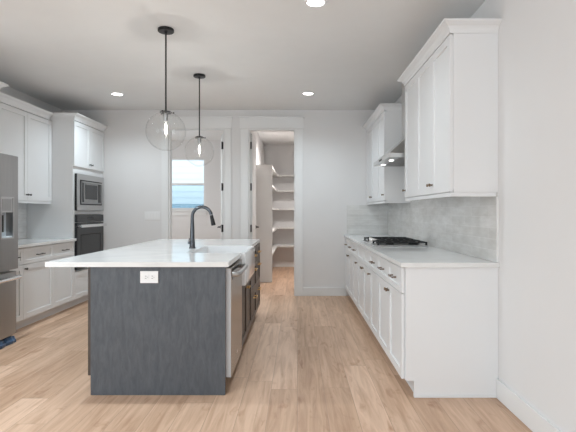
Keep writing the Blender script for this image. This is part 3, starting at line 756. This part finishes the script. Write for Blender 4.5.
# farmhouse sink
SY0, SY1 = 3.765, 4.580; SXF = -.428; SXB = -.93
SB0, SB1 = SY0-.012, SY1+.012
t = thing('farmhouse_sink', 'white apron-front farmhouse sink set in the kitchen island', 'sink', (SXB, SY0, .64))
b = BM()
zt = .9085
x0, x1, y0, y1 = SXB, SXF, SY0, SY1; wt = .02
o = [(x0, y0), (x1, y0), (x1, y1), (x0, y1)]
def rr(x0, x1, y0, y1, z, r, n=5):
    p = []
    for (cx_, cy_, a) in ((x1-r, y0+r, -90), (x1-r, y1-r, 0), (x0+r, y1-r, 90), (x0+r, y0+r, 180)):
        for i in range(n+1):
            an = R(a+90*i/n); p.append((cx_+r*math.cos(an), cy_+r*math.sin(an), z))
    return p
xi0, xi1 = x0+wt, x1-wt-.005
loft(b, [rr(x0+.004, x1-.004, y0+.002, y1-.002, .640, .012), rr(x0+.0, x1, y0, y1, .648, .014), rr(x0, x1, y0, y1, zt-.006, .014), rr(x0+.003, x1-.003, y0+.003, y1-.003, zt, .012),
         rr(xi0-.004, xi1+.004, y0+wt-.004, y1-wt+.004, zt, .028), rr(xi0, xi1, y0+wt, y1-wt, zt-.006, .03), rr(xi0+.004, xi1-.004, y0+wt+.004, y1-wt-.004, .69, .035), rr(xi0+.03, xi1-.03, y0+wt+.03, y1-wt-.03, .668, .03)])
o = obj('basin', b, M['porcelain'], t, True); loc_(o, t)
b = BM(); lathe(b, [(0, .6685), (.045, .6685), (.045, .671), (.03, .672), (.0, .669)], 20, ((xi0+xi1)/2, (SY0+SY1)/2, 0)); o = obj('drain', b, M['chrome'], t, True); loc_(o, t)

# sink base cabinet
W = (SY1+.004)-(SY0-.012); org = (IO, SY0-.012, 0)
t = thing('sink_base_cabinet', 'dark stained two-door island cabinet under the farmhouse sink', 'cabinet', org, LZ)
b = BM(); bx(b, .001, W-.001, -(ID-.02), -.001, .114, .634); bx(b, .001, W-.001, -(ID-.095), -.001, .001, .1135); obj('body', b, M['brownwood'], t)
for i, k in ((0, 1), (1, -1)):
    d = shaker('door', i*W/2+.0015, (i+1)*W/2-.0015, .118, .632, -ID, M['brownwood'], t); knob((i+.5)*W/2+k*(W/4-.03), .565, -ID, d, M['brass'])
# drawer bases
ya = SY1+.006; wd = (IY1-.024-ya)/2
for n_, lab in ((0, 'dark stained three-drawer island cabinet right behind the farmhouse sink'), (1, 'dark stained three-drawer cabinet at the far end of the island')):
    t = thing('drawer_base_cabinet', lab, 'cabinet', (IO, ya+n_*wd, 0), LZ, 'drawer cabinets of the island')
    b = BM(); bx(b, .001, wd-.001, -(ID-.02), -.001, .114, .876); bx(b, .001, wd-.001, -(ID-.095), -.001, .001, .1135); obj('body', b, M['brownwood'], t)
    for z0, z1 in ((.118, .410), (.414, .700), (.704, .868)):
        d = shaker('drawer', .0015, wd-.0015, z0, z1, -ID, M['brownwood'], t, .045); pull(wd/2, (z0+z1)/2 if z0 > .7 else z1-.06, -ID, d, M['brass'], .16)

# island worktop with sink cut-out
b = BM()
tx0, tx1, ty0, ty1 = -1.705, -.466, IY0-.030, 5.675; g = .0015
z0, z1 = .8775, .9105
bx(b, tx0, SXB-g, ty0, ty1, z0, z1); bx(b, SXB-g, tx1, ty0, SY0-g, z0, z1); bx(b, SXB-g, tx1, SY1+g, ty1, z0, z1)
bmesh.ops.remove_doubles(b, verts=b.verts[:], dist=.0001)
tag(obj('worktop', b, M['quartz']), 'large white quartz worktop on the kitchen island', 'countertop')

# faucet
t = thing('kitchen_faucet', 'dark gunmetal pull-down gooseneck faucet on the island worktop', 'faucet', (-.980, 4.25, .9107))
b = BM(); lathe(b, [(0, 0), (.031, 0), (.031, .006), (.026, .012), (.024, .05), (.0245, .058), (.022, .062), (.021, .09), (.0195, .16), (.0165, .23), (.0152, .275), (0, .276)], 24); obj('body', b, M['gunmetal'], t, True)
b = BM(); pts = [(0, 0, .272)]; cxn, czn, rn = .090, .294, .090
for i in range(17):
    a = R(180 - i*168/16); pts.append((cxn+rn*math.cos(a), -.01*i/16, czn+rn*math.sin(a)*1.02))
tube(b, pts, .0152, 16); obj('neck', b, M['gunmetal'], t, True)
e = Vector(pts[-1]); dr = Vector((.22, 0, -1)).normalized()
b = BM(); tube(b, [e+dr*.004, e+dr*.012, e+dr*.03, e+dr*.075, e+dr*.098, e+dr*.102], [.0135, .0155, .0165, .0195, .0205, .017], 18); obj('spray_head', b, M['black'], t, True)
b = BM(); tube(b, [e-dr*.004, e+dr*.004], .0142, 16); obj('collar', b, M['steel'], t, True)
b = BM(); tube(b, [(-.022, 0, .052), (-.040, 0, .052)], [.015, .013], 14); tube(b, [(-.036, .005, .052), (-.040, .03, .060), (-.044, .07, .085)], [.007, .006, .005], 10); obj('lever', b, M['gunmetal'], t, True)

# ------------------------------------------------------------------ pendants
def pendant(label, x, y):
    t = thing('pendant_light', label, 'pendant light', (x, y, H-.001), 0, 'glass globe pendants over the island')
    gz = 1.920-H+.001; Rg = .163
    b = BM(); lathe(b, [(0, 0), (.064, 0), (.066, -.004), (.066, -.020), (.062, -.024), (.012, -.026), (.010, -.04), (0, -.04)], 32); obj('canopy', b, M['black'], t, True)
    top = gz+Rg*.965
    b = BM(); tube(b, [(0, 0, -.04), (0, 0, top+.008)], .0065, 12); obj('rod', b, M['blackrod'], t, True)
    b = BM(); lathe(b, [(0, top+.016), (.012, top+.014), (.044, top+.006), (.048, top+.002), (.048, top-.006), (.040, top-.007), (.0, top-.006)], 28)
    for a in (20, 140, 260):
        c, s = math.cos(R(a)), math.sin(R(a)); tube(b, [(c*.044, s*.044, top-.002), (c*.060, s*.060, top-.002)], .0035, 8); lathe(b, [(0, -.006), (.006, -.006), (.006, .006), (0, .006)], 10, (c*.062, s*.062, top-.002))
    obj('cap', b, M['black'], t, True)
    b = BM(); lathe(b, [(0, top-.008), (.019, top-.008), (.020, top-.03), (.017, top-.06), (.016, top-.075), (0, top-.076)], 20); obj('socket', b, M['darksteel'], t, True)
    b = BM(); zb = top-.0765
    lathe(b, [(.010, zb), (.0115, zb-.010), (.0125, zb-.03), (.0125, zb-.09), (.010, zb-.108), (.006, zb-.116), (0, zb-.118)], 18); blb = obj('bulb', b, M['bulb'], t, True)
    b = BM(); tube(b, [(0, 0, zb-.015), (0, 0, zb-.105)], .0022, 6)
    for k in range(4):
        a = k*math.pi/2; tube(b, [(.003*math.cos(a), .003*math.sin(a), zb-.015), (.009*math.cos(a), .009*math.sin(a), zb-.05), (.008*math.cos(a), .008*math.sin(a), zb-.10)], .0018, 6)
    obj('filament', b, M['filament'], blb)
    b = BM(); prof = []
    for i in range(33):
        a = math.asin(.040/Rg) + (math.pi-math.asin(.040/Rg))*i/32; prof.append((max(0, Rg*math.sin(a)), gz+Rg*math.cos(a)))
    prof[-1] = (0, gz-Rg)
    inner = [(max(0, r*(Rg-.003)/Rg), gz+(z-gz)*(Rg-.003)/Rg) for r, z in prof][::-1]
    lathe(b, prof+inner, 48); 
    bmesh.ops.delete(b, geom=[f for f in b.faces if len(f.verts) > 4], context='FACES')
    obj('globe', b, M['globeglass'], t, True)
    light('pendant_glow', 'POINT', (x, y, 1.945), 7, (1, .96, .90), shadow_soft_size=.006)
    return t
pendant('clear glass globe pendant hanging over the near end of the island', -1.094, 3.79)
pendant('clear glass globe pendant hanging over the far end of the island', -1.088, 5.06)

# ------------------------------------------------------------------ recessed ceiling lights
def downlight(label, x, y, power=50):
    t = thing('recessed_light', label, 'ceiling light', (x, y, H-.0005), 0, 'recessed ceiling lights')
    b = BM(); lathe(b, [(.062, -.0005), (.086, -.0005), (.084, -.005), (.064, -.007)], 32)
    bmesh.ops.delete(b, geom=[f for f in b.faces if len(f.verts) > 4], context='FACES'); obj('trim_ring', b, M['plastic'], t, True)
    b = BM(); lathe(b, [(0, -.001), (.065, -.001), (.064, -.004), (0, -.0045)], 32); obj('lens', b, M['lamp'], t, True)
    light('downlight', 'SPOT', (x, y, H-.02), power, (.79, .92, 1), spot_size=R(150), spot_blend=.9, shadow_soft_size=.06)
downlight('round recessed ceiling light at top edge of the view over the aisle', .132, 3.30, 34)
downlight('round recessed ceiling light at the far end of the aisle near the pantry door', .135, 5.84)
downlight('round recessed ceiling light at left back near the oven tower', -2.32, 5.87, 60)
# others of the same ceiling, behind the camera and left of the view
for x, y, p in ((-2.32, 3.30, 130), (.13, .7, 3), (-2.32, .7, 165), (.13, -2, 14), (-2.32, -2, 90)):
    light('downlight', 'SPOT', (x, y, H-.02), p, (.79, .92, 1), spot_size=R(150), spot_blend=.9, shadow_soft_size=.06)
light('pantry_fill', 'SPOT', (-.05, 8.5, H-.02), 150, (1, .95, .92), spot_size=R(160), spot_blend=.9, shadow_soft_size=.08)  # added spot to brighten the pantry, no fixture modelled
light('hall_fill_top', 'SPOT', (-2.0, 7.4, H-.02), 48, (.88, .95, 1), spot_size=R(160), spot_blend=.9, shadow_soft_size=.08)  # added spot lifting the hall walls, without a fixture

# ------------------------------------------------------------------ pantry shelving
t = thing('pantry_shelving', 'white L-shaped pantry shelving with tall end panel inside the pantry', 'shelving', (PWX, 8.1, 0))
SHX = -.448
b = BM(); bx(b, PWX+.0008, SHX, 8.10, 8.119, .001, 2.09, .001); o = obj('end_panel', b, M['shelf'], t); loc_(o, t)
for z in (2.075, 1.735, 1.327, .905, .50):
    b = BM(); pts = [(PWX+.001, 8.1195), (SHX, 8.1195), (SHX, 10.06), (SHX+.03, 10.10), (.548, 10.10), (.548, PANY-.001), (PWX+.001, PANY-.001)]
    loft(b, [[(x, y, z-.034) for x, y in pts], [(x, y, z) for x, y in pts]])
    s = obj('shelf', b, M['shelf'], t); loc_(s, t)
